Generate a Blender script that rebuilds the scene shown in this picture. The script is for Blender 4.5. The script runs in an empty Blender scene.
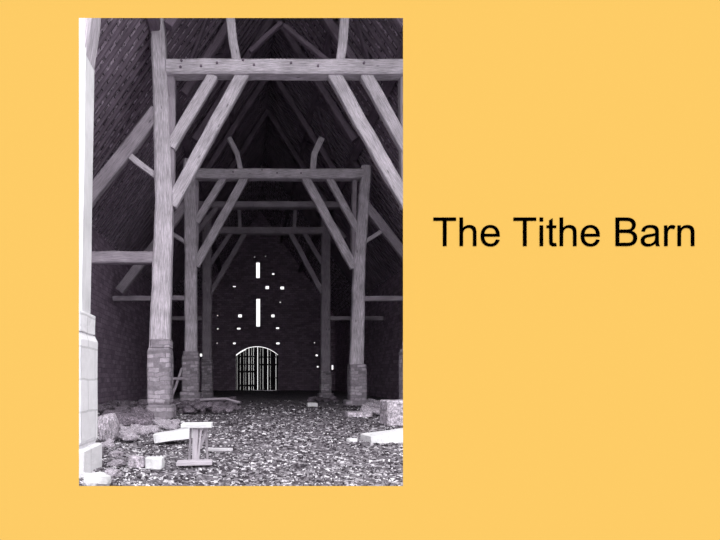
import bpy, bmesh, math, random
from mathutils import Vector, noise
random.seed(7)
SC = bpy.context.scene
COL = SC.collection
F, PX, PY, EYE = 533.0, 249.0, 378.0, 1.25
R = random.uniform

def at(px, py, D):
    """a measured point of the photograph, standing at distance D down the barn"""
    return Vector(((px - PX) / F * D, D, EYE + (PY - py) / F * D))
def S(D): return F / D          # pixels per metre at that distance

# ------------------------------------------------------------------ materials
def new_mat(name):
    m = bpy.data.materials.new(name); m.use_nodes = True
    nt = m.node_tree; b = nt.nodes['Principled BSDF']
    b.inputs['Roughness'].default_value = .9
    b.inputs['Specular IOR Level'].default_value = .15
    return m, nt, b
def ramp(nt, fac, stops):
    r = nt.nodes.new('ShaderNodeValToRGB'); e = r.color_ramp.elements
    while len(e) < len(stops): e.new(.5)
    for k, (p, c) in enumerate(stops):
        e[k].position = p; e[k].color = (*c, 1)
    nt.links.new(fac, r.inputs['Fac']); return r.outputs['Color']
def tex(nt, kind, vec, **kw):
    n = nt.nodes.new(kind)
    for k, v in kw.items():
        if k in n.inputs: n.inputs[k].default_value = v
        else: setattr(n, k, v)
    nt.links.new(vec, n.inputs['Vector']); return n
def mapping(nt, src, scale):
    mp = nt.nodes.new('ShaderNodeMapping'); mp.inputs['Scale'].default_value = scale
    nt.links.new(src, mp.inputs['Vector']); return mp.outputs['Vector']
def mix(nt, a, b, f, mode='MULTIPLY'):
    m = nt.nodes.new('ShaderNodeMix'); m.data_type = 'RGBA'; m.blend_type = mode
    if isinstance(f, float): m.inputs[0].default_value = f
    else: nt.links.new(f, m.inputs[0])
    for i, v in ((6, a), (7, b)):
        if isinstance(v, tuple): m.inputs[i].default_value = (*v, 1)
        else: nt.links.new(v, m.inputs[i])
    return m.outputs[2]
def bump(nt, b, h, s, d=.02):
    n = nt.nodes.new('ShaderNodeBump'); n.inputs['Strength'].default_value = s
    n.inputs['Distance'].default_value = d
    nt.links.new(h, n.inputs['Height']); nt.links.new(n.outputs['Normal'], b.inputs['Normal'])
def coord(nt, which):
    return nt.nodes.new('ShaderNodeTexCoord').outputs[which]

def tint(v, g=.86, b=1.03): return (v, v * g, v * b)

def wood(name, lo, hi, g=.86):
    m, nt, b = new_mat(name)
    uv = coord(nt, 'UV'); ob = coord(nt, 'Object')
    g1 = tex(nt, 'ShaderNodeTexNoise', mapping(nt, uv, (1.2, 16, 1)), Scale=2.0, Detail=6.0, Roughness=.7)
    c = ramp(nt, g1.outputs['Fac'], [(.28, tint(lo, g)), (.5, tint((lo + hi) / 2, g)), (.72, tint(hi, g))])
    g2 = tex(nt, 'ShaderNodeTexNoise', ob, Scale=1.3, Detail=3.0)
    c = mix(nt, c, ramp(nt, g2.outputs['Fac'], [(.3, (.6,) * 3), (.65, (1.,) * 3)]), .8)
    v = tex(nt, 'ShaderNodeTexVoronoi', mapping(nt, uv, (1, 2.5, 1)), Scale=1.1)
    c = mix(nt, c, ramp(nt, v.outputs['Distance'], [(.05, (.35,) * 3), (.1, (1.,) * 3)]), .8)
    nt.links.new(c, b.inputs['Base Color']); bump(nt, b, g1.outputs['Fac'], .6, .03)
    return m

def masonry(name, lo, hi, mortar, bw=.42, rh=.2, g=.88, rough=1.0, grime=.75):
    """coursed rubble; object coords turned so that the courses lie level on every upright face"""
    m, nt, b = new_mat(name)
    ob = coord(nt, 'Object')
    sp = nt.nodes.new('ShaderNodeSeparateXYZ'); nt.links.new(ob, sp.inputs[0])
    ad = nt.nodes.new('ShaderNodeMath'); ad.operation = 'ADD'
    nt.links.new(sp.outputs[0], ad.inputs[0]); nt.links.new(sp.outputs[1], ad.inputs[1])
    cb = nt.nodes.new('ShaderNodeCombineXYZ'); nt.links.new(ad.outputs[0], cb.inputs[0]); nt.links.new(sp.outputs[2], cb.inputs[1])
    wn = tex(nt, 'ShaderNodeTexNoise', ob, Scale=2.2, Detail=3.0)
    vm = nt.nodes.new('ShaderNodeVectorMath'); vm.operation = 'MULTIPLY_ADD'
    nt.links.new(wn.outputs['Color'], vm.inputs[0]); vm.inputs[1].default_value = (.12 * rough,) * 3
    nt.links.new(cb.outputs[0], vm.inputs[2])
    br = tex(nt, 'ShaderNodeTexBrick', vm.outputs[0], Scale=1.0)
    br.inputs['Color1'].default_value = (*tint(lo, g), 1); br.inputs['Color2'].default_value = (*tint(hi, g), 1)
    br.inputs['Mortar'].default_value = (*tint(mortar, g), 1)
    br.inputs['Brick Width'].default_value = bw; br.inputs['Row Height'].default_value = rh
    br.inputs['Mortar Size'].default_value = .014
    n = tex(nt, 'ShaderNodeTexNoise', ob, Scale=7.0, Detail=8.0, Roughness=.75)
    c = mix(nt, br.outputs['Color'], ramp(nt, n.outputs['Fac'], [(.3, (.5,) * 3), (.7, (1.25,) * 3)]), grime)
    nt.links.new(c, b.inputs['Base Color'])
    bump(nt, b, n.outputs['Fac'], .8, .04)
    return m

def speckle(name, stops, scale, g=.9, bs=.8):
    m, nt, b = new_mat(name)
    ob = coord(nt, 'Object')
    n = tex(nt, 'ShaderNodeTexNoise', ob, Scale=scale, Detail=10.0, Roughness=.8)
    c = ramp(nt, n.outputs['Fac'], [(p, tint(v, g)) for p, v in stops])
    n2 = tex(nt, 'ShaderNodeTexNoise', ob, Scale=.7, Detail=3.0)
    c = mix(nt, c, ramp(nt, n2.outputs['Fac'], [(.35, (.7,) * 3), (.6, (1.,) * 3)]), .7)
    nt.links.new(c, b.inputs['Base Color']); bump(nt, b, n.outputs['Fac'], bs, .03)
    return m

M = {}
M['oak'] = wood('weathered_oak', .22, .95, .91)
M['oak_mid'] = wood('shade_toned_oak', .2, .55, .88)  # darker copy of the oak; shade of depth and aisle roof put into its colour
M['oak_dark'] = wood('dark_oak', .13, .34, .8)  # darkest oak tone, for roof timbers and pegs
M['oak_pale'] = wood('near_white_oak', .8, .98, .98)  # near-white oak tone
M['plank'] = wood('pale_plank', .6, .9, .95)
M['door_wood'] = wood('door_boards', .03, .08, .8)
M['stone'] = masonry('pier_masonry', .24, .56, .28, .34, .14, .89, 1.6)
M['stone_white'] = masonry('white_masonry', .88, .95, .7, .6, .42, .98, .5, .2)  # near-white masonry with little mottling
M['wall'] = masonry('barn_wall_masonry', .3, .5, .26, .5, .22, .78)
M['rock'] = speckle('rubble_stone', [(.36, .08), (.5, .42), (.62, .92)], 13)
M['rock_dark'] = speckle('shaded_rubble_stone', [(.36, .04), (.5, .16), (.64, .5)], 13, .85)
M['rock_white'] = speckle('white_limestone', [(.3, .45), (.45, .75), (.7, .88)], 6, .98)
M['floor'] = speckle('trodden_earth', [(.34, .05), (.46, .11), (.54, .19), (.68, .6)], 14, .9)
M['iron'] = new_mat('dark_iron')[0]; M['iron'].node_tree.nodes['Principled BSDF'].inputs['Base Color'].default_value = (.02, .016, .02, 1)

def litter_mat():
    m, nt, b = new_mat('straw_and_chips')
    at_ = nt.nodes.new('ShaderNodeAttribute'); at_.attribute_name = 'chip'
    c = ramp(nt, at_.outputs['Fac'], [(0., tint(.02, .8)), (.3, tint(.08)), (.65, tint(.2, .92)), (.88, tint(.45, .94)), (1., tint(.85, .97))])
    nt.links.new(c, b.inputs['Base Color']); return m
M['litter'] = litter_mat()

def tile_mat():
    """undersides of stone tiles with pale torching showing between the rafters"""
    m, nt, b = new_mat('roof_tile_underside')
    uv = coord(nt, 'UV')
    br = tex(nt, 'ShaderNodeTexBrick', uv, Scale=1.0)
    br.inputs['Color1'].default_value = (*tint(.22, .84), 1); br.inputs['Color2'].default_value = (*tint(.5, .84), 1)
    br.inputs['Mortar'].default_value = (*tint(.05, .8), 1)
    br.inputs['Brick Width'].default_value = .3; br.inputs['Row Height'].default_value = .28
    br.inputs['Mortar Size'].default_value = .02
    n = tex(nt, 'ShaderNodeTexNoise', mapping(nt, uv, (2.2, 2.2, 1)), Scale=2.0, Detail=6.0, Roughness=.7)
    f = ramp(nt, n.outputs['Fac'], [(.5, (0,) * 3), (.6, (1,) * 3)])
    c = mix(nt, br.outputs['Color'], tint(.85, .88), f, 'MIX')
    nt.links.new(c, b.inputs['Base Color']); bump(nt, b, br.outputs['Fac'], .5)
    return m
M['tile'] = tile_mat()

def flat_mat(name, c):
    m, nt, b = new_mat(name)
    b.inputs['Base Color'].default_value = (*c, 1); b.inputs['Roughness'].default_value = 1
    b.inputs['Specular IOR Level'].default_value = 0
    return m
SKY_A, SKY_B, SKY_N = 1.35, 4.2, 4
SKY = SKY_A + SKY_B * .216     # about what an upright surface facing the glow receives
M['orange'] = flat_mat('orange_paint', (.99 / SKY, .604 / SKY, .133 / SKY))
M['black'] = flat_mat('black_letter_paint', (0, 0, 0))

# ------------------------------------------------------------------ object helpers
def tag(o, label=None, cat=None, group=None, kind=None):
    if label: o['label'] = label
    if cat: o['category'] = cat
    if group: o['group'] = group
    if kind: o['kind'] = kind
    return o
def empty(name, loc):
    o = bpy.data.objects.new(name, None); o.location = loc; o.empty_display_size = .2
    COL.objects.link(o); return o
def obj(name, bm, mat, parent=None, loc=(0, 0, 0)):
    """verts are in world metres; origin goes to loc (or the parent's place)"""
    o_ = Vector(parent.location if parent is not None else loc)
    bm.verts.ensure_lookup_table()
    for v in bm.verts: v.co -= o_
    bmesh.ops.recalc_face_normals(bm, faces=bm.faces[:])
    me = bpy.data.meshes.new(name); bm.to_mesh(me); bm.free()
    me.materials.append(mat)
    o = bpy.data.objects.new(name, me); COL.objects.link(o)
    if parent is not None: o.parent = parent
    else: o.location = o_
    return o

def timber(path, w, d, wob=.012, side=None, bm=None, w1=None, seg=.6, ch=.12):
    """a hewn baulk along a path of points: w across (in the plane of the frame), d through it"""
    bm = bm or bmesh.new()
    pts = [Vector(p) for p in path]; fine = [pts[0]]
    for a, b in zip(pts, pts[1:]):
        n = max(1, int((b - a).length / seg))
        fine += [a.lerp(b, (k + 1) / n) for k in range(n)]
    L = 0; rings = []; uvl = bm.loops.layers.uv.verify(); us = []
    tot = sum((b - a).length for a, b in zip(fine, fine[1:]))
    off = R(0, 40)
    for k, p in enumerate(fine):
        a = fine[max(0, k - 1)]; b = fine[min(len(fine) - 1, k + 1)]
        ax = (b - a).normalized()
        if side is None:
            sv = ax.cross(Vector((0, 1, 0)))
            if sv.length < .2: sv = ax.cross(Vector((0, 0, 1)))
        else: sv = ax.cross(Vector(side))
        sv.normalize(); tv = sv.cross(ax).normalized()
        if k: L += (p - fine[k - 1]).length
        ww = w if w1 is None else w + (w1 - w) * L / tot
        c = ch * min(ww, d); ring = []
        q = p + sv * R(-wob, wob) + tv * R(-wob, wob)
        for x, y in ((ww/2-c, d/2), (ww/2, d/2-c), (ww/2, -d/2+c), (ww/2-c, -d/2), (-ww/2+c, -d/2), (-ww/2, -d/2+c), (-ww/2, d/2-c), (-ww/2+c, d/2)):
            ring.append(bm.verts.new(q + sv * (x + R(-wob, wob) * .5) + tv * (y + R(-wob, wob) * .5)))
        rings.append(ring); us.append(L + off)
    vs = [0, .1, .5, .6, 1.0, 1.1, 1.5, 1.6, 2.0]
    for k in range(len(rings) - 1):
        for j in range(8):
            f = bm.faces.new((rings[k][j], rings[k][(j+1) % 8], rings[k+1][(j+1) % 8], rings[k+1][j]))
            for lp, uv in zip(f.loops, ((us[k], vs[j]), (us[k], vs[j+1]), (us[k+1], vs[j+1]), (us[k+1], vs[j]))):
                lp[uvl].uv = uv
    bm.faces.new(rings[0][::-1]); bm.faces.new(rings[-1])
    return bm

def block(x0, x1, y0, y1, z0, z1, bm=None, jit=.02, cuts=2, seed=0, tilt=None):
    """a dressed block with worn faces"""
    out = bm or bmesh.new(); b = bmesh.new()
    bmesh.ops.create_cube(b, size=1)
    sz = Vector((x1 - x0, y1 - y0, z1 - z0)); c = Vector(((x0+x1)/2, (y0+y1)/2, (z0+z1)/2))
    if jit > 0:
        bmesh.ops.bevel(b, geom=b.edges[:], offset=.06, segments=1, affect='EDGES', clamp_overlap=True)
        bmesh.ops.subdivide_edges(b, edges=b.edges[:], cuts=cuts, use_grid_fill=True)
    for v in b.verts:
        p = Vector((v.co.x * sz.x, v.co.y * sz.y, v.co.z * sz.z))
        if jit > 0: p += noise.noise_vector((p + c) * 4 + Vector((seed, 0, 0))) * jit * 2
        if tilt: p.rotate(tilt)
        v.co = p + c
    me = bpy.data.meshes.new('tmp'); b.to_mesh(me); b.free(); out.from_mesh(me); bpy.data.meshes.remove(me)
    return out

from mathutils import Euler
def rock_bm(size, seed, flat=.6):
    b = bmesh.new(); bmesh.ops.create_icosphere(b, subdivisions=2, radius=1)
    for v in b.verts:
        n = v.co.normalized()
        p = Vector([math.copysign(abs(t) ** .6, t) for t in n])          # blocky
        p += noise.noise_vector(n * 1.6 + Vector((seed * 3.1, 0, 0))) * .35
        v.co = Vector((p.x * size[0], p.y * size[1], p.z * size[2] * flat))
    return b
ROCKS = []
def rock_mesh(kind, k):
    key = (kind, k % 7)
    for kk, me in ROCKS:
        if kk == key: return me
    b = rock_bm((.5, .45, .5), k % 7 + (20 if kind == 'rock_dark' else 0))
    me = bpy.data.meshes.new('rubble_stone'); b.to_mesh(me); b.free(); me.materials.append(M[kind]); ROCKS.append((key, me)); return me
def stone(x, y, z, s, kind, label, group=None, name='rubble_stone', sq=None):
    k = random.randrange(7); o = bpy.data.objects.new(name, rock_mesh(kind, k)); COL.objects.link(o)
    sc = sq or (s * R(.8, 1.3), s * R(.8, 1.2), s * R(.7, 1.1))
    o.scale = sc; o.location = (x, y, z + .28 * sc[2]); o.rotation_euler = (R(-.15, .15), R(-.15, .15), R(0, 6.28))
    o.rotation_euler[2] = R(0, 6.28)
    return tag(o, label, 'stone', group)

# ------------------------------------------------------------------ the setting
XC = 1.18                       # the middle of the nave
TAN = 1.43; PLATE_X = 4.05; PLATE_Z = 12.75
def roof_z(x): return PLATE_Z + (PLATE_X - abs(x - XC)) * TAN
RIDGE = roof_z(XC)
EAVE = 7.7
D_FAR = 55.0

# floor: uneven trodden earth
bm = bmesh.new(); uvl = bm.loops.layers.uv.verify()
ys = [4.05 + .25 * k for k in range(60)] + [19.05 + 1.5 * k for k in range(26)]
xs = [-8.2 + .3 * k for k in range(64)]
ys = [2.1 + .25 * k for k in range(8)] + ys
grid = []
for y in ys:
    row = []
    for x in xs:
        z = noise.noise(Vector((x * .7, y * .7, 0))) * .07 + noise.noise(Vector((x * 3, y * 3, 5))) * .03
        row.append(bm.verts.new((x, y, z - .03)))
    grid.append(row)
for a in range(len(ys) - 1):
    for b_ in range(len(xs) - 1):
        bm.faces.new((grid[a][b_], grid[a][b_+1], grid[a+1][b_+1], grid[a+1][b_]))
o = obj('floor', bm, M['floor']); tag(o, 'uneven earth floor of the barn strewn with litter', kind='structure')

# orange front wall with its opening (reveal splayed back so the edge is sharp)
WD = 2.2
def ring_wall():
    bm = bmesh.new(); D = WD
    a, b = at(79, 486, D), at(403, 18, D)
    X0, X1, Z0, Z1 = -1.2, 2.12, 0.0, 2.95
    def loop(x0, x1, z0, z1, y): return [bm.verts.new(p) for p in ((x0, y, z0), (x1, y, z0), (x1, y, z1), (x0, y, z1))]
    fo = loop(X0, X1, Z0, Z1, D); fi = loop(a.x, b.x, a.z, b.z, D)
    bo = loop(X0, X1, Z0, Z1, D + .03); bi = loop(a.x - .03, b.x + .03, a.z - .03, b.z + .03, D + .03)
    for k in range(4):
        j = (k + 1) % 4
        bm.faces.new((fo[k], fo[j], fi[j], fi[k])); bm.faces.new((bo[k], bi[k], bi[j], bo[j]))
        bm.faces.new((fo[k], bo[k], bo[j], fo[j])); bm.faces.new((fi[k], fi[j], bi[j], bi[k]))
    return bm
tag(obj('wall_front', ring_wall(), M['orange']), 'flat orange painted wall with a tall opening into the barn', kind='structure')

# lettering
Q = {   # contours: on-curve points as (x, y); ('q', cx, cy, x, y) quadratic steps
 'T': (1251, [[(531,0),(531,1293),(48,1293),(48,1466),(1210,1466),(1210,1293),(725,1293),(725,0)]]),
 'h': (1139, [[(135,0),(135,1466),(315,1466),(315,940),(441,1086,633,1086),(751,1086,838,1039.5),(925,993,962.5,911),(1000,829,1000,673),(1000,0),(820,0),(820,673),(820,808,761.5,869.5),(703,931,596,931),(516,931,445.5,889.5),(375,848,345,777),(315,706,315,581),(315,0)]]),
 'n': (1139, [[(135,0),(135,1062),(297,1062),(297,911),(414,1086,635,1086),(731,1086,811.5,1051.5),(892,1017,932,961),(972,905,988,828),(998,778,998,653),(998,0),(818,0),(818,646),(818,756,797,810.5),(776,865,722.5,897.5),(669,930,597,930),(482,930,398.5,857),(315,784,315,580),(315,0)]]),
 'r': (682, [[(133,0),(133,1062),(295,1062),(295,901),(357,1014,409.5,1050),(462,1086,525,1086),(616,1086,710,1028),(648,861),(582,900,516,900),(457,900,410,864.5),(363,829,343,766),(313,670,313,556),(313,0)]]),
 't': (569, [[(528,161),(554,2),(478,-14,418,-14),(320,-14,266,17),(212,48,190,98.5),(168,149,168,311),(168,922),(36,922),(36,1062),(168,1062),(168,1325),(347,1433),(347,1062),(528,1062),(528,922),(347,922),(347,301),(347,224,356.5,202),(366,180,387.5,167),(409,154,449,154),(479,154,528,161)]]),
 'i': (455, [[(136,0),(136,1062),(316,1062),(316,0)], [(136,1259),(136,1466),(316,1466),(316,1259)]]),
 'e': (1139, [[(862,342),(1048,319),(1004,156,885,66),(766,-24,581,-24),(348,-24,211.5,119.5),(75,263,75,522),(75,790,213,938),(351,1086,571,1086),(784,1086,919,941),(1054,796,1054,533),(1054,517,1053,485),(261,485),(271,310,360,217),(449,124,582,124),(681,124,751,176),(821,228,862,342)],
              [(271,633),(864,633),(852,767,796,834),(710,938,573,938),(449,938,364.5,855),(280,772,271,633)]]),
 'B': (1366, [[(150,0),(150,1466),(700,1466),(868,1466,969.5,1421.5),(1071,1377,1128.5,1284.5),(1186,1192,1186,1091),(1186,997,1135,914),(1084,831,981,780),(1114,741,1185.5,647),(1257,553,1257,425),(1257,322,1213.5,233.5),(1170,145,1106,97),(1042,49,945.5,24.5),(849,0,709,0)],
              [(344,850),(661,850),(790,850,846,867),(920,889,957.5,940),(995,991,995,1068),(995,1141,960,1196.5),(925,1252,860,1272.5),(795,1293,637,1293),(344,1293)],
              [(344,173),(709,173),(803,173,841,180),(908,192,953,220),(998,248,1027,301.5),(1056,355,1056,425),(1056,507,1014,567.5),(972,628,897.5,652.5),(823,677,683,677),(344,677)]]),
 'a': (1139, [[(828,131),(728,46,635.5,11),(543,-24,437,-24),(262,-24,168,61.5),(74,147,74,280),(74,358,109.5,422.5),(145,487,202.5,526),(260,565,332,585),(385,599,492,612),(710,638,813,674),(814,711,814,721),(814,831,763,876),(694,937,558,937),(431,937,370.5,892.5),(310,848,281,735),(105,759),(129,872,184,941.5),(239,1011,343,1048.5),(447,1086,584,1086),(720,1086,805,1054),(890,1022,930,973.5),(970,925,986,851),(995,805,995,685),(995,445),(995,194,1006.5,127.5),(1018,61,1052,0),(864,0),(836,56,828,131)],
              [(813,533),(715,493,519,465),(408,449,362,429),(316,409,291,370.5),(266,332,266,285),(266,213,320.5,165),(375,117,480,117),(584,117,665,162.5),(746,208,784,287),(813,348,813,467)]]),
}
from mathutils.geometry import tessellate_polygon
def glyph(ch, x0, z0, k, y, th):
    conts = []
    for c in Q[ch][1]:
        pts = [];
        for p in c:
            if len(p) == 2: pts.append(Vector((p[0], p[1], 0)))
            else:
                s = pts[-1].copy(); m = Vector((p[0], p[1], 0)); e = Vector((p[2], p[3], 0))
                pts += [s * (1-t)**2 + m * 2*t*(1-t) + e * t*t for t in (.25, .5, .75, 1.)]
        if (pts[0] - pts[-1]).length < 1: pts.pop()
        conts.append(pts)
    bm = bmesh.new(); flat = [p for c in conts for p in c]
    fr = [bm.verts.new((x0 + p.x * k, y - th, z0 + p.y * k)) for p in flat]
    bk = [bm.verts.new((x0 + p.x * k, y - .0005, z0 + p.y * k)) for p in flat]
    for t in tessellate_polygon(conts):
        bm.faces.new([fr[i] for i in t]); bm.faces.new([bk[i] for i in t][::-1])
    i0 = 0
    for c in conts:
        n = len(c)
        for i in range(n):
            a, b = i0 + i, i0 + (i + 1) % n
            bm.faces.new((fr[a], fr[b], bk[b], bk[a]))
        i0 += n
    return bm
k = 261.0 / 13364 / S(WD)
p0 = at(433.3, 246.2, WD); x = p0.x - 48 * k
NAMES = dict(T='letter_t', h='letter_h', e='letter_e', i='letter_i', t='letter_t', B='letter_b', a='letter_a', r='letter_r', n='letter_n')
words = 'The Tithe Barn'.split(' ')
sign = None
txt = empty('wall_lettering', (p0.x, WD, p0.z))
tag(txt, 'black wording The Tithe Barn lettered on the orange wall beside the opening', 'lettering')
for ch in 'The Tithe Barn':
    if ch == ' ': x += 569 * k; continue
    obj('letter', glyph(ch, x, p0.z, k, WD, .002), M['black'], txt)
    x += Q[ch][0] * k

# side walls
def long_wall(name, x, out, y0, lab):
    bm = bmesh.new(); n = int((D_FAR - y0) / 1.5); h = roof_z(XC + EAVE) + .1
    for k in range(1):
        pass
    x1 = x + out * .7
    block(min(x, x1), max(x, x1), y0, D_FAR, -.2, h, bm, jit=0)
    tag(obj(name, bm, M['wall']), lab, kind='structure')
long_wall('wall_left', XC - EAVE, -1, 9.0, 'dark rubble stone side wall of the left aisle')
long_wall('wall_right', XC + EAVE, 1, 14.0, 'dark rubble stone side wall of the right aisle')

# far gable wall with slits, putlog holes and the arched doorway
bf = S(D_FAR)
def far(px, py): return at(px, py, D_FAR)
holes = []
def hole(px, py, w, h): a, b = far(px - w/2, py + h/2), far(px + w/2, py - h/2); holes.append((a.x, b.x, a.z, b.z))
hole(258, 270, 3.6, 16); hole(258.2, 312.5, 3.8, 28)
for h in [(254.7,256.7,1,1),(265.7,256,1.2,.9),(273.3,273.7,2.4,2.0),(267.3,287.3,3.4,3.4),(282.3,287.7,3.8,3.2),(234.3,286.3,2.8,1.4),
          (240,315.7,3.6,3.2),(273,315.7,3.2,3),(238.7,328.5,3.4,1.8),(277.7,328,3.2,1.8),(234.3,343.3,2.6,1.8),(278,343.3,3.4,2),
          (217.7,328.7,1.4,1.2),(217.5,315.5,1.1,.9),(280.3,302,1.2,1.1),(200.9,355,2.4,2.9),(316.9,355.3,2.4,1.8),(317.9,366.7,1.9,1.4),
          (314.7,342.7,1.1,.9),(332.7,367.4,2,4.4),(217,343,1,.8)]: hole(*h)
arch0, arch1, arch_top, spring, sill = 236.0, 278.2, 346.2, 354.5, 391.0
a, b = far(arch0, sill), far(arch1, arch_top)
holes.append((a.x, b.x, -.3, b.z))
X = sorted({XC - EAVE - .6, XC + EAVE + .6} | {h[0] for h in holes} | {h[1] for h in holes})
Z = sorted({-.3, RIDGE + .5} | {h[2] for h in holes} | {h[3] for h in holes})
bm = bmesh.new(); vg = {}
def gv(i, j, y):
    key = (i, j, y)
    if key not in vg: vg[key] = bm.verts.new((X[i], y, Z[j]))
    return vg[key]
solid = {}
for i in range(len(X) - 1):
    for j in range(len(Z) - 1):
        cx, cz = (X[i] + X[i+1]) / 2, (Z[j] + Z[j+1]) / 2
        solid[i, j] = not any(h[0] < cx < h[1] and h[2] < cz < h[3] for h in holes)
Y0, Y1 = D_FAR, D_FAR + .35
for (i, j), s in solid.items():
    if not s: continue
    bm.faces.new((gv(i,j,Y0), gv(i+1,j,Y0), gv(i+1,j+1,Y0), gv(i,j+1,Y0)))
    bm.faces.new((gv(i,j,Y1), gv(i,j+1,Y1), gv(i+1,j+1,Y1), gv(i+1,j,Y1)))
    for di, dj, e in ((-1,0,((i,j),(i,j+1))), (1,0,((i+1,j),(i+1,j+1))), (0,-1,((i,j),(i+1,j))), (0,1,((i,j+1),(i+1,j+1)))):
        if not solid.get((i+di, j+dj), False):
            (a0, a1), (b0, b1) = e
            bm.faces.new((gv(a0,a1,Y0), gv(b0,b1,Y0), gv(b0,b1,Y1), gv(a0,a1,Y1)))
# spandrels closing the square head down to the segmental arch
xa, xb = far(arch0, 0).x, far(arch1, 0).x; zt = far(0, arch_top).z; zs = far(0, spring).z
def arch_z(x, drop=0.0):
    t = (x - (xa + xb) / 2) / ((xb - xa) / 2); return zs + (zt - zs) * (1 - abs(t) ** 2.1) - drop
N = 24
for k in range(N):
    x0, x1 = xa + (xb - xa) * k / N, xa + (xb - xa) * (k + 1) / N
    q = [(x0, arch_z(x0)), (x1, arch_z(x1)), (x1, zt + .02), (x0, zt + .02)]
    f = [bm.verts.new((u, Y0 + .003, v)) for u, v in q]; g = [bm.verts.new((u, Y1 - .003, v)) for u, v in q]
    bm.faces.new(f); bm.faces.new(g[::-1])
    for s in range(4): bm.faces.new((f[s], f[(s+1) % 4], g[(s+1) % 4], g[s]))
for sg in (-1, 1):
    nrm = Vector((sg * TAN, 0, 1)).normalized()
    bmesh.ops.bisect_plane(bm, geom=bm.verts[:] + bm.edges[:] + bm.faces[:], plane_co=Vector((XC, 0, RIDGE + .12)), plane_no=nrm, clear_outer=True)
tag(obj('wall_far', bm, M['wall']), 'dark far gable wall pierced by slits and small square holes', kind='structure')

# arched boarded door in the gable
door = empty('door_1', (far(257, 0).x, D_FAR + .1, 0))
tag(door, 'arched double barn door of gappy upright boards with daylight behind', kind='structure')
gaps = [(236.0,.2),(237.3,.1),(240.3,.14),(243.8,.1),(245.8,.12),(249,.35),(251.6,.14),(253.6,.2),(257.7,.55),(260.2,.1),(263,.2),(267.8,.4),(270.4,.12),(276,.3)]
for (g0, w0), (g1, w1) in zip(gaps, gaps[1:] + [(278.3, .2)]):
    l, r = far(g0 + w0/2, 0).x, far(g1 - w1/2, 0).x
    drop = .15 if g0 < 244 else .07
    bot = far(0, 391.5).z if g0 < 250 else far(0, 390.2).z
    bm = bmesh.new()
    q = [(l, bot), (r, bot), (r, arch_z(r, drop)), (l, arch_z(l, drop))]
    f = [bm.verts.new((u, D_FAR + .1, v)) for u, v in q]; g = [bm.verts.new((u, D_FAR + .15, v)) for u, v in q]
    bm.faces.new(f); bm.faces.new(g[::-1])
    for s in range(4): bm.faces.new((f[s], f[(s+1) % 4], g[(s+1) % 4], g[s]))
    obj('door_board', bm, M['door_wood'], door)
for py, x0, x1, hh in ((356.5, 237.5, 256, .14), (364.3, 237.5, 256, .12), (371.6, 237.5, 256, .2), (357, 259, 277, .12), (364.6, 259, 277, .16), (385.5, 237.5, 256, .2), (378, 268.8, 277.5, .12)):
    p, q = far(x0, py), far(x1, py)
    obj('door_rail', timber([p + Vector((0, .06, 0)), q + Vector((0, .06, 0))], hh, .06, .0), M['door_wood'], door)

# roofs
def roof(name, sg, y0, y1, lab, yb=None):
    bm = bmesh.new(); uvl = bm.loops.layers.uv.verify()
    xe, xr = XC + sg * (EAVE + .6), XC
    sl = math.hypot(xe - xr, roof_z(xe) - RIDGE)
    parts = [(xr, XC + sg * (PLATE_X - .2), y0), (XC + sg * (PLATE_X - .2), xe, yb or y0)]
    for xa_, xb_, ya in parts:
        za, zb = roof_z(xa_), roof_z(xb_)
        ua = abs(xa_ - XC) * math.hypot(1, TAN); ub = abs(xb_ - XC) * math.hypot(1, TAN)
        top = [bm.verts.new(p) for p in ((xa_, ya, za), (xb_, ya, zb), (xb_, y1, zb), (xa_, y1, za))]
        up = [bm.verts.new((v.co.x, v.co.y, v.co.z + .12)) for v in top]
        f = bm.faces.new(top)
        for lp, uv in zip(f.loops, ((ya, ua), (ya, ub), (y1, ub), (y1, ua))): lp[uvl].uv = uv
        bm.faces.new(up[::-1])
        for s in range(4): bm.faces.new((top[s], up[s], up[(s+1) % 4], top[(s+1) % 4]))
    o = obj(name, bm, M['tile']); tag(o, lab, kind='structure')
    y = y0 + .2; n = 0
    ylist = []
    y = (yb or y0) + .15
    while y < 42 and len(ylist) < 96: ylist.append(y); y += .44
    for y in ylist:
        xt = xr if y > y0 + .05 else XC + sg * (PLATE_X - .1)
        p = Vector((xt, y, roof_z(xt) - .08)); q = Vector((xe - sg * .7, y, roof_z(xe - sg * .7) - .08))
        r_ = obj('rafter', timber([p, q], .13, .11, .012, seg=2.5), M['oak_dark'], o)
    return o
roof('ceiling_left', -1, 9.0, D_FAR + .35, 'steep left slope of tiled roof above close set rafters', 9.2)
roof('ceiling_right', 1, 9.0, D_FAR + .35, 'steep right slope of tiled roof above close set rafters')

# ------------------------------------------------------------------ timber frames
def tl(t, path, name, w, d, mat='oak', **kw):
    return obj(name, timber(path, w, d, **kw), M[mat], t)

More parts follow.
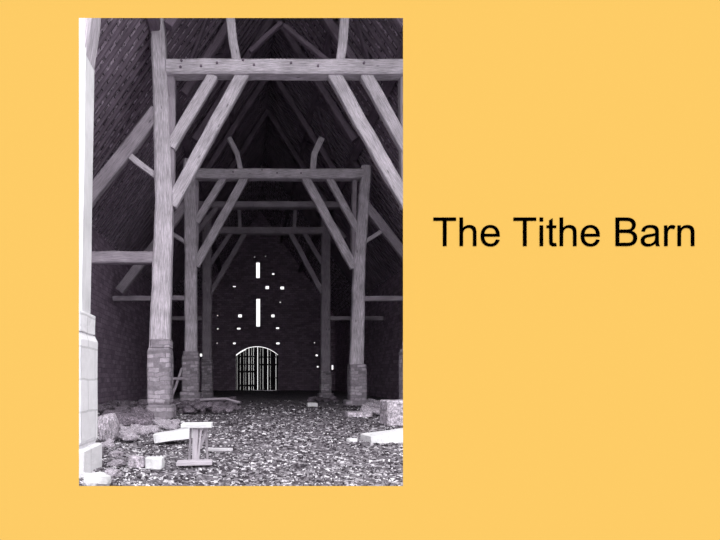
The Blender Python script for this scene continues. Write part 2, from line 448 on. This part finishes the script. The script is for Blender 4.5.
def frame(D, label, tie, post_l, post_r, braces, struts, aisle, group=None, mat='oak', pegs=(), jowls=(), principal=True):
    def at(px, py, Dd): return globals()['at'](px, py, D) + Vector((0, .25 + Dd - D, 0))   # measured on the front face
    s = S(D); t = empty('nave_truss', (XC, D, 0)); tag(t, label, 'timber frame', group)
    x0, x1, ytop, yface = tie
    w = (yface - ytop) / s
    tl(t, [at(x0, (ytop + yface) / 2, D), at(x1, (ytop + yface) / 2, D)], 'tie_beam', w, .5, mat, wob=.01)
    for pts, wd in (post_l, post_r):
        if pts: tl(t, [at(*p, D) for p in pts], 'post', wd[0] / s, .5, mat, w1=wd[1] / s)
    for (a_, b_, wp) in braces:
        v0, v1 = at(*a_, D), at(*b_, D)
        v1 = v0.lerp(v1, 1.06); v0 = v0.lerp(v1, -.03)
        tl(t, [v0, v1], 'brace', wp / s, .26, mat)
    for (pts, wp) in struts:
        tl(t, [at(*p, D) for p in pts], 'strut', wp / s, .24, mat, seg=.5)
    for nm, a_, b_, wp, dd in aisle:
        tl(t, [at(*a_, D), at(*b_, D)], nm, wp / s, dd, mat if nm == 'aisle_strut' else 'oak_mid')  # aisle ties and rafters get the darker oak, roof shade put into colour
    for pts, wp in jowls:
        tl(t, [at(*p, D + .12) for p in pts], 'jowl', wp / s, .34, 'oak_mid')
    for px, py in pegs:
        p = at(px, py, D); b = bmesh.new()
        bmesh.ops.create_cone(b, cap_ends=True, segments=8, radius1=.045, radius2=.035, depth=.06)
        for v in b.verts: v.co = Vector((v.co.x, -v.co.z, v.co.y)) + p - Vector((0, .26, 0))
        obj('peg', b, M['oak_dark'], t)
    if principal:
        for sg in (-1, 1):
            q0 = Vector((XC + sg * (PLATE_X - .35), D, roof_z(XC + sg * PLATE_X) - .5)); q1 = Vector((XC, D, RIDGE - .45))
            tl(t, [q0, q1], 'principal_rafter', .3, .3, 'oak_dark')
    return t

def beyond(a_, b_, k): return (a_[0] + (b_[0] - a_[0]) * k, a_[1] + (b_[1] - a_[1]) * k)

D0, D1, D2, D3, D4 = 7.1, 16.7, 24.7, 29.2, 33.7
# nearest post on the left
t = empty('timber_post', (at(72, 0, D0).x, D0, 2.1)); tag(t, 'whitish squared oak post nearest the opening, on the white stone pier at the left edge', 'timber post')
obj('shaft', timber([at(63.5, 314, D0), at(66.5, 150, D0), at(68.5, 18, D0), at(69, -60, D0)], .60, .5, wob=.004), M['oak_pale'], t)
obj('jowl', timber([at(83, 62, D0), at(87, 25, D0), at(90, -40, D0)], .2, .4, w1=.3, wob=.004), M['oak'], t)

frame(D1, 'nearest nave frame, with broad pale tie beam and long sloping braces', (166, 425, 57.5, 72.5),
      ([(158.5, 350), (163.5, 200), (160.5, 110), (156.5, 10), (155, -8)], (20.5, 13)), ([(418, 345), (419, 200), (420, -8)], (20, 17)),
      [((172, 199), (241, 73), 13), ((170.5, 142), (210, 76), 11), ((408, 200), (336, 73), 13), ((421, 168), (370, 76), 12)],
      [([(237, 58), (233, 36), (229, 5)], 9), ([(341.5, 58), (344, 36), (346, 5)], 9)],
      [('aisle_tie', (158, 256), (44, 256.5), 12, .35), ('aisle_rafter', (156, 108), (52, 240), 14, .3), ('aisle_strut', (155, 174), (122, 148), 6, .16),
       ('aisle_tie', (417, 256), (526, 256.5), 12, .35), ('aisle_rafter', (420, 108), (524, 240), 16, .3)],
      pegs=[(217, 63), (181.5, 60.5), (180.5, 67), (201, 66), (254, 65), (291, 63), (318, 66), (364, 63), (243, 60)],
      jowls=[([(169.5, 58), (169, 205)], 9), ([(407, 58), (408, 205)], 9)])
frame(D2, 'second nave frame, its tie beam seen under the middle of the nearest one', (190, 367, 168, 178),
      ([(190.5, 352), (190.5, 255), (189, 158)], (12, 12)), ([(357.5, 367), (360, 262), (367, 165)], (13.5, 9.5)),
      [((196.5, 262), (243.5, 178), 8.5), ((196.5, 219), (222, 179), 7), ((353.5, 264), (307, 178), 8.5), ((358, 228), (331, 179), 7)],
      [([(240.5, 168), (237, 152), (229, 136)], 5), ([(313.5, 168), (315, 152), (322.5, 136)], 6)],
      [('aisle_tie', (190, 297.5), (112, 298), 5, .3), ('aisle_rafter', (188, 200), (118, 290), 9, .3), ('aisle_strut', (188, 243), (166, 229), 4, .16),
       ('aisle_tie', (360, 298), (436, 298), 5, .3), ('aisle_rafter', (364, 200), (434, 290), 9, .3), ('aisle_strut', (362, 243), (384, 229), 4, .16)],
      pegs=[(233, 172), (277, 173), (301, 173), (262, 170)],
      jowls=[([(195.5, 178), (195, 262)], 5.5), ([(356, 168), (354.5, 268)], 4.5)])
# the intermediate truss without nave posts
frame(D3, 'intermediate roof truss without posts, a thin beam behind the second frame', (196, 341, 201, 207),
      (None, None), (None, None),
      [((193, 236), (216, 207), 4.5), ((345, 236), (319, 207), 4.5)], [], [], mat='oak_mid')  # dimness of the deeper truss put into the darker oak
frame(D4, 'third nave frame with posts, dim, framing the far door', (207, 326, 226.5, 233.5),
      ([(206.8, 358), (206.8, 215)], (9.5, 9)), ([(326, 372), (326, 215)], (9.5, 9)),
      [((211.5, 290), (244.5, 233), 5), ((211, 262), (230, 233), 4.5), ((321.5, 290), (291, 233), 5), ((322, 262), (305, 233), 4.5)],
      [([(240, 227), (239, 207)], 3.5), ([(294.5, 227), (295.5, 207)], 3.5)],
      [('aisle_tie', (206, 318), (150, 318), 4, .3), ('aisle_tie', (327, 318), (384, 318), 4, .3)], mat='oak_mid')  # dimness this far in is coloured into the wood
# open V of crossing roof timbers above the nearest tie beam
t = empty('collar_truss', (XC, 20.7, 12)); tag(t, 'collar truss with a faint pair of sloping timbers meeting above the nearest tie beam', 'roof truss')
DC = 20.7
tl(t, [at(250, 52, DC), at(281, 23, DC)], 'brace', .17, .2, 'oak_dark'); tl(t, [at(328, 62, DC), at(284, 26, DC)], 'brace', .17, .2, 'oak_dark')
for sg in (-1, 1):
    tl(t, [Vector((XC + sg * (PLATE_X - .35), DC, roof_z(XC + sg * PLATE_X) - .5)), Vector((XC, DC, RIDGE - .45))], 'principal_rafter', .3, .3, 'oak_dark')

# arcade plates and the braces that run along the nave
def plate(x, lab):
    t = empty('arcade_plate', (x, 13.2, 12.3)); tag(t, lab, 'beam')
    obj('plate', timber([(x, 13.2, 12.3), (x, D_FAR, 12.3)], .34, .34, seg=3, side=(0, 0, 1)), M['oak_dark'], t)
    for D in (D1, D2, D4):
        for sg in (1,):
            obj('brace', timber([(x, D + .25, 9.9), (x, D + .9, 11.2), (x, D + 2.2, 12.2)], .2, .26, side=(1, 0, 0)), M['oak_dark'], t)
plate(-2.95, 'long dark arcade plate resting on the left nave posts')
plate(5.25, 'long dark arcade plate resting on the right nave posts')
# purlin-like windbraces under the nave slopes
for sg, lab in ((-1, 'left'), (1, 'right')):
    t = empty('purlin', (XC + sg * 2.1, 13.1, roof_z(XC + sg * 2.1) - .4)); tag(t, 'dark purlin under the %s slope of the nave roof with curved windbraces' % lab, 'beam')
    z = roof_z(XC + sg * 2.1) - .28
    obj('rail', timber([(XC + sg * 2.1, 13.1, z), (XC + sg * 2.1, D_FAR, z)], .22, .22, seg=3, side=(0, 0, 1)), M['oak_dark'], t)
    for D in (D1, 20.7, D2, D3):
        for s2 in (-1, 1):
            x1 = XC + sg * 3.5
            obj('windbrace', timber([(x1, D + s2 * .1, roof_z(x1) - .28), (XC + sg * 2.7, D + s2 * 1.2, roof_z(XC + sg * 2.7) - .26), (XC + sg * 2.1, D + s2 * 2.4, z)], .2, .1, side=(sg * TAN, 0, 1)), M['oak_dark'], t)

# ------------------------------------------------------------------ stone piers
def pier(D, courses, mat, label, depth=.75):
    """courses: (x0, x1, ytop, ybottom) in photo measure, stacked"""
    s = S(D); cx = (courses[-1][0] + courses[-1][1]) / 2
    t = empty('stone_pier', (at(cx, 0, D).x, D, 0)); tag(t, label, 'stone pier')
    names = ['cap_stone', 'shaft', 'footing', 'footing']
    for k, (x0, x1, ya, yb) in enumerate(courses):
        a_, b_ = at(x0, yb, D), at(x1, ya, D); z0 = a_.z if k < len(courses) - 1 else min(a_.z, -.06)
        dd = depth * (1 + .12 * k); yc = D if D < 8 else D + .3
        obj(names[k], block(a_.x, b_.x, yc - dd/2, yc + dd/2, z0, b_.z, jit=.004 if D < 8 else .01, cuts=6, seed=D), M[mat], t)
pier(D0, [(42, 88, 312, 334), (40, 89.6, 334, 446), (38, 93.5, 446, 474)], 'stone_white', 'big white stone pier filling the left edge of the opening')
pier(D1, [(150, 170, 339, 348), (147.5, 170.3, 348, 405), (146, 173, 405, 420)], 'stone', 'square stone pier under the nearest left nave post, behind the stool')
pier(D1, [(408, 428, 339, 348), (405, 431, 348, 405), (404, 432, 405, 420)], 'stone', 'stone pier just showing at the right edge of the opening')
pier(D2, [(183, 198, 351, 355), (182, 198.5, 355, 392), (180, 200, 392, 406)], 'stone', 'stone pier under the second left nave post')
pier(D2, [(350, 366, 364, 368), (350, 366.5, 368, 400), (346, 369, 400, 406)], 'stone', 'pale stone pier under the second right nave post, slabs at its foot')
pier(D4, [(202, 212, 358, 362), (201.5, 212.5, 362, 392), (201, 213, 392, 398)], 'stone', 'dim stone pier under the third left nave post')
pier(D4, [(321, 331, 371, 374), (320.5, 331.5, 374, 393), (319, 333, 393, 398)], 'stone', 'dim stone pier under the third right nave post')

# ------------------------------------------------------------------ loose things on the floor
def ground(px, py): D = F * EYE / (py - PY); return (px - PX) / F * D, D
def put(px, py, s, kind, label, group=None, sq=None, name='rubble_stone', z=-.02):
    x, y = ground(px, py); return stone(x, y, z, s, kind, label, group, name, sq)
def dressed(px, py, w, h, d, kind, label, rz=0., name='stone_block', z=None, roll=0.):
    x, y = ground(px, py); b = block(-w/2, w/2, -d/2, d/2, 0, h, jit=.012, cuts=3, seed=px)
    me = bpy.data.meshes.new(name); bmesh.ops.recalc_face_normals(b, faces=b.faces[:]); b.to_mesh(me); b.free(); me.materials.append(M[kind])
    o = bpy.data.objects.new(name, me); COL.objects.link(o); o.location = (x, y, -.02 if z is None else z); o.rotation_euler = (0, roll, rz)
    return tag(o, label, 'stone')

G1 = 'rubble around the nearest left pier'
for k in range(90):
    px = R(124, 178); py = 423 + 16 * abs(random.gauss(0, .5)); py = min(py, 440)
    if 155 < px < 190 and py > 430: continue
    put(px, py, R(.12, .32), 'rock', 'rough rubble stone in the low heap before the nearest left pier', G1)
G2 = 'rubble at the foot of the white pier'
for k in range(16):
    px = R(100, 120); py = R(428, 480)
    put(px, py, R(.1, .24), 'rock', 'small rough stone lying along the foot of the white pier', G2)
put(108, 440, .5, 'rock', 'upright grey boulder standing close to the white pier', sq=(.42, .4, .95), name='boulder')
put(97, 486, .4, 'rock_white', 'white lump of masonry at the very foot of the white pier', sq=(.34, .3, .3), name='boulder')
G3 = 'rubble bank beyond the nearest left pier'
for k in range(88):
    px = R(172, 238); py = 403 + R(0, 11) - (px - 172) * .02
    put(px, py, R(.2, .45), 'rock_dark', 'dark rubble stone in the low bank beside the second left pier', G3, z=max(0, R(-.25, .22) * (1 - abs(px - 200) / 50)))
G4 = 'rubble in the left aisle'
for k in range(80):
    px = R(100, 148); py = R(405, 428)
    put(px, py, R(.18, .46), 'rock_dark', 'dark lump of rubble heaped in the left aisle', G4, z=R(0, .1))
for k in range(14):
    px = R(366, 384); py = R(404, 416)
    put(px, py, R(.25, .6), 'rock', 'grey rubble stone beside the pale second right pier', 'rubble by the second right pier')
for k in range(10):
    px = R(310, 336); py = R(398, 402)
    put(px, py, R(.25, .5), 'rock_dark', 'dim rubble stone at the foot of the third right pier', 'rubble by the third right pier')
dressed(136, 466, .22, .16, .2, 'rock', 'smaller darker stone block of the pair lying near the left foreground', .2)
dressed(154.5, 467, .23, .16, .2, 'rock_white', 'pale squared stone block, lying left of the stool', -.05)
dressed(174, 442, .74, .17, .5, 'rock_white', 'bright white limestone slab tilted on the rubble behind the stool', .12, name='stone_slab', z=.05, roll=-.14)
dressed(358, 416, .8, .16, .5, 'rock', 'flat pale slab lying before the second right pier', .1, name='stone_slab')
dressed(372, 411, .8, .2, .6, 'rock', 'flat slab leaning out beside the second right pier', -.3, name='stone_slab', roll=.2)
dressed(397, 425, .75, .68, .6, 'rock', 'large rough stone block at the right edge of the opening', .1)
dressed(397, 440, 1.3, .2, .7, 'rock_white', 'low pale slab on the floor at the right edge, before the large block', .15, name='stone_slab', roll=-.1)
dressed(312, 406, .45, .17, .3, 'rock_white', 'small whitish stone on the floor left of the third right pier', .1)
dressed(352, 441, .2, .07, .14, 'rock_white', 'small white chip of stone on the open floor towards the right', .3, name='stone_chip')

# stool on the litter
sx, sy = ground(197, 461)
t = empty('wooden_stool', (sx, sy, 0)); tag(t, 'small pale topped wooden stool standing on the litter in the left foreground', 'stool')
s = S(sy); top = EYE + (PY - 423) / s
obj('seat', timber([(sx - .225, sy, top - .035), (sx + .225, sy, top - .03)], .065, .32, .004, ch=.1), M['oak_pale'], t)
for x0, x1, y0_, wl in ((-.015, -.02, -.06, .085), (-.10, -.13, .09, .035), (.12, .15, .09, .035), (.07, .03, -.1, .03)):
    obj('leg', timber([(sx + x0, sy + y0_, top - .06), (sx + x1, sy + y0_ * 1.3, 0)], wl, wl, .003), M['oak'], t)
obj('brace', timber([(sx + .02, sy - .02, .16), (sx + .08, sy - .02, .3), (sx + .15, sy - .02, top - .07)], .045, .03, .003), M['oak'], t)
px_, py_ = ground(196, 464)
tag(obj('plank', timber([(px_ - .26, py_ - .12, .035), (px_ + .24, py_ - .1, .045)], .05, .26, .006, ch=.1), M['oak'], None, (px_, py_ - .1, 0)), 'short pale plank lying on the floor in front of the stool legs', 'plank')
px_, py_ = ground(218, 452)
tag(obj('plank', timber([(px_ - .18, py_ + .1, .03), (px_ + .22, py_ - .1, .05)], .04, .14, .006, ch=.1), M['plank'], None, (px_, py_, 0)), 'splintered pale offcut lying on the floor to the right of the stool', 'plank')

# bent branches and poles thrown on the bank
for pts, r_, lab in (([(176, 404), (184, 402), (192, 409), (200, 410)], .07, 'thin curved branch sagging over the bank between the two left piers'),
                     ([(167, 409), (176, 385), (182, 368)], .09, 'pole leaning up between the first and second left piers'),
                     ([(172, 379), (184, 378.5)], .12, 'short rail laid across behind the nearest left pier'),
                     ([(200, 400), (226, 399), (240, 403)], .1, 'long pole lying on the bank in front of the third left pier')):
    D = 21.5
    b = timber([at(*p, D) for p in pts], r_, r_, .01, ch=.28, seg=.4)
    tag(obj('branch' if 'branch' in lab else 'pole', b, M['oak_mid'], None, at(*pts[0], D)), lab, 'branch' if 'branch' in lab else 'pole')

# litter: chips and straw on the whole floor, denser where single bits show, thinned and darkened inward to imitate fading light
bm = bmesh.new(); lay = bm.verts.layers.float.new('chip')
for k in range(42000):
    u = random.random(); D = 5.6 * (24 / 5.6) ** (u ** 1.5) if k % 9 else R(5.6, 30)
    x = R(-.36, .33) * D; x = max(-6.2, min(8.4, x))
    s_ = R(.006, .019) * (1 + D * .05); an = R(0, math.pi); L = s_ * R(.8, 2.6)
    z = noise.noise(Vector((x * .7, D * .7, 0))) * .07 + noise.noise(Vector((x * 3, D * 3, 5))) * .03 - .03
    ux, uy = math.cos(an), math.sin(an); val = random.random() ** (1.0 + max(0, D - 8) * .09); tz = R(-.5, .5)  # chip colour darkens with distance, painting in the falloff of light
    h = s_ * R(.3, .9)
    c = [(-1, -1), (1, -1), (1, 1), (-1, 1)]
    lo = []; hi = []
    for p, q in c:
        X_, Y_ = x + ux * p * L - uy * q * s_ * .6, D + uy * p * L + ux * q * s_ * .6
        v = bm.verts.new((X_, Y_, z - .01)); v[lay] = val; lo.append(v)
        v = bm.verts.new((X_ * .7 + x * .3, Y_ * .7 + D * .3, z + h + p * tz * h)); v[lay] = val; hi.append(v)
    bm.faces.new(hi)
    for j in range(4): bm.faces.new((lo[j], lo[(j+1) % 4], hi[(j+1) % 4], hi[j]))
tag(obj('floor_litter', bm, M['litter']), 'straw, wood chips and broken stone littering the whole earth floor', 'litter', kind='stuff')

# ------------------------------------------------------------------ light and camera
w = bpy.data.worlds.new('overcast_sky'); SC.world = w; w.use_nodes = True
nt = w.node_tree; bg = nt.nodes['Background']; bg.inputs['Color'].default_value = (1, 1, 1, 1)
tc = nt.nodes.new('ShaderNodeTexCoord'); dt = nt.nodes.new('ShaderNodeVectorMath'); dt.operation = 'DOT_PRODUCT'
el = math.radians(50); dt.inputs[1].default_value = (0, -math.cos(el), math.sin(el)); nt.links.new(tc.outputs['Generated'], dt.inputs[0])
def mth(op, a, b):
    n = nt.nodes.new('ShaderNodeMath'); n.operation = op
    for i, v in enumerate((a, b)):
        if isinstance(v, (int, float)): n.inputs[i].default_value = v
        else: nt.links.new(v, n.inputs[i])
    return n.outputs[0]
glow = mth('ADD', mth('MULTIPLY', mth('POWER', mth('MAXIMUM', dt.outputs['Value'], 0), SKY_N), SKY_B), SKY_A)   # bright haze low in the sky behind the photographer
nt.links.new(glow, bg.inputs['Strength'])

cam = bpy.data.cameras.new('camera'); co = bpy.data.objects.new('camera', cam); COL.objects.link(co)
co.location = (0, 0, EYE); co.rotation_euler = (math.pi / 2, 0, 0)
cam.sensor_width = 36; cam.lens = F / 720 * 36
cam.shift_x = (360 - PX) / 720; cam.shift_y = (PY - 270) / 720
cam.clip_end = 300
SC.camera = co
SC.view_settings.view_transform = 'Standard'; SC.view_settings.look = 'None'
SC.view_settings.gamma = 1; SC.view_settings.exposure = 0; SC.view_settings.use_curve_mapping = False
SC.cycles.max_bounces = 6; SC.cycles.diffuse_bounces = 4
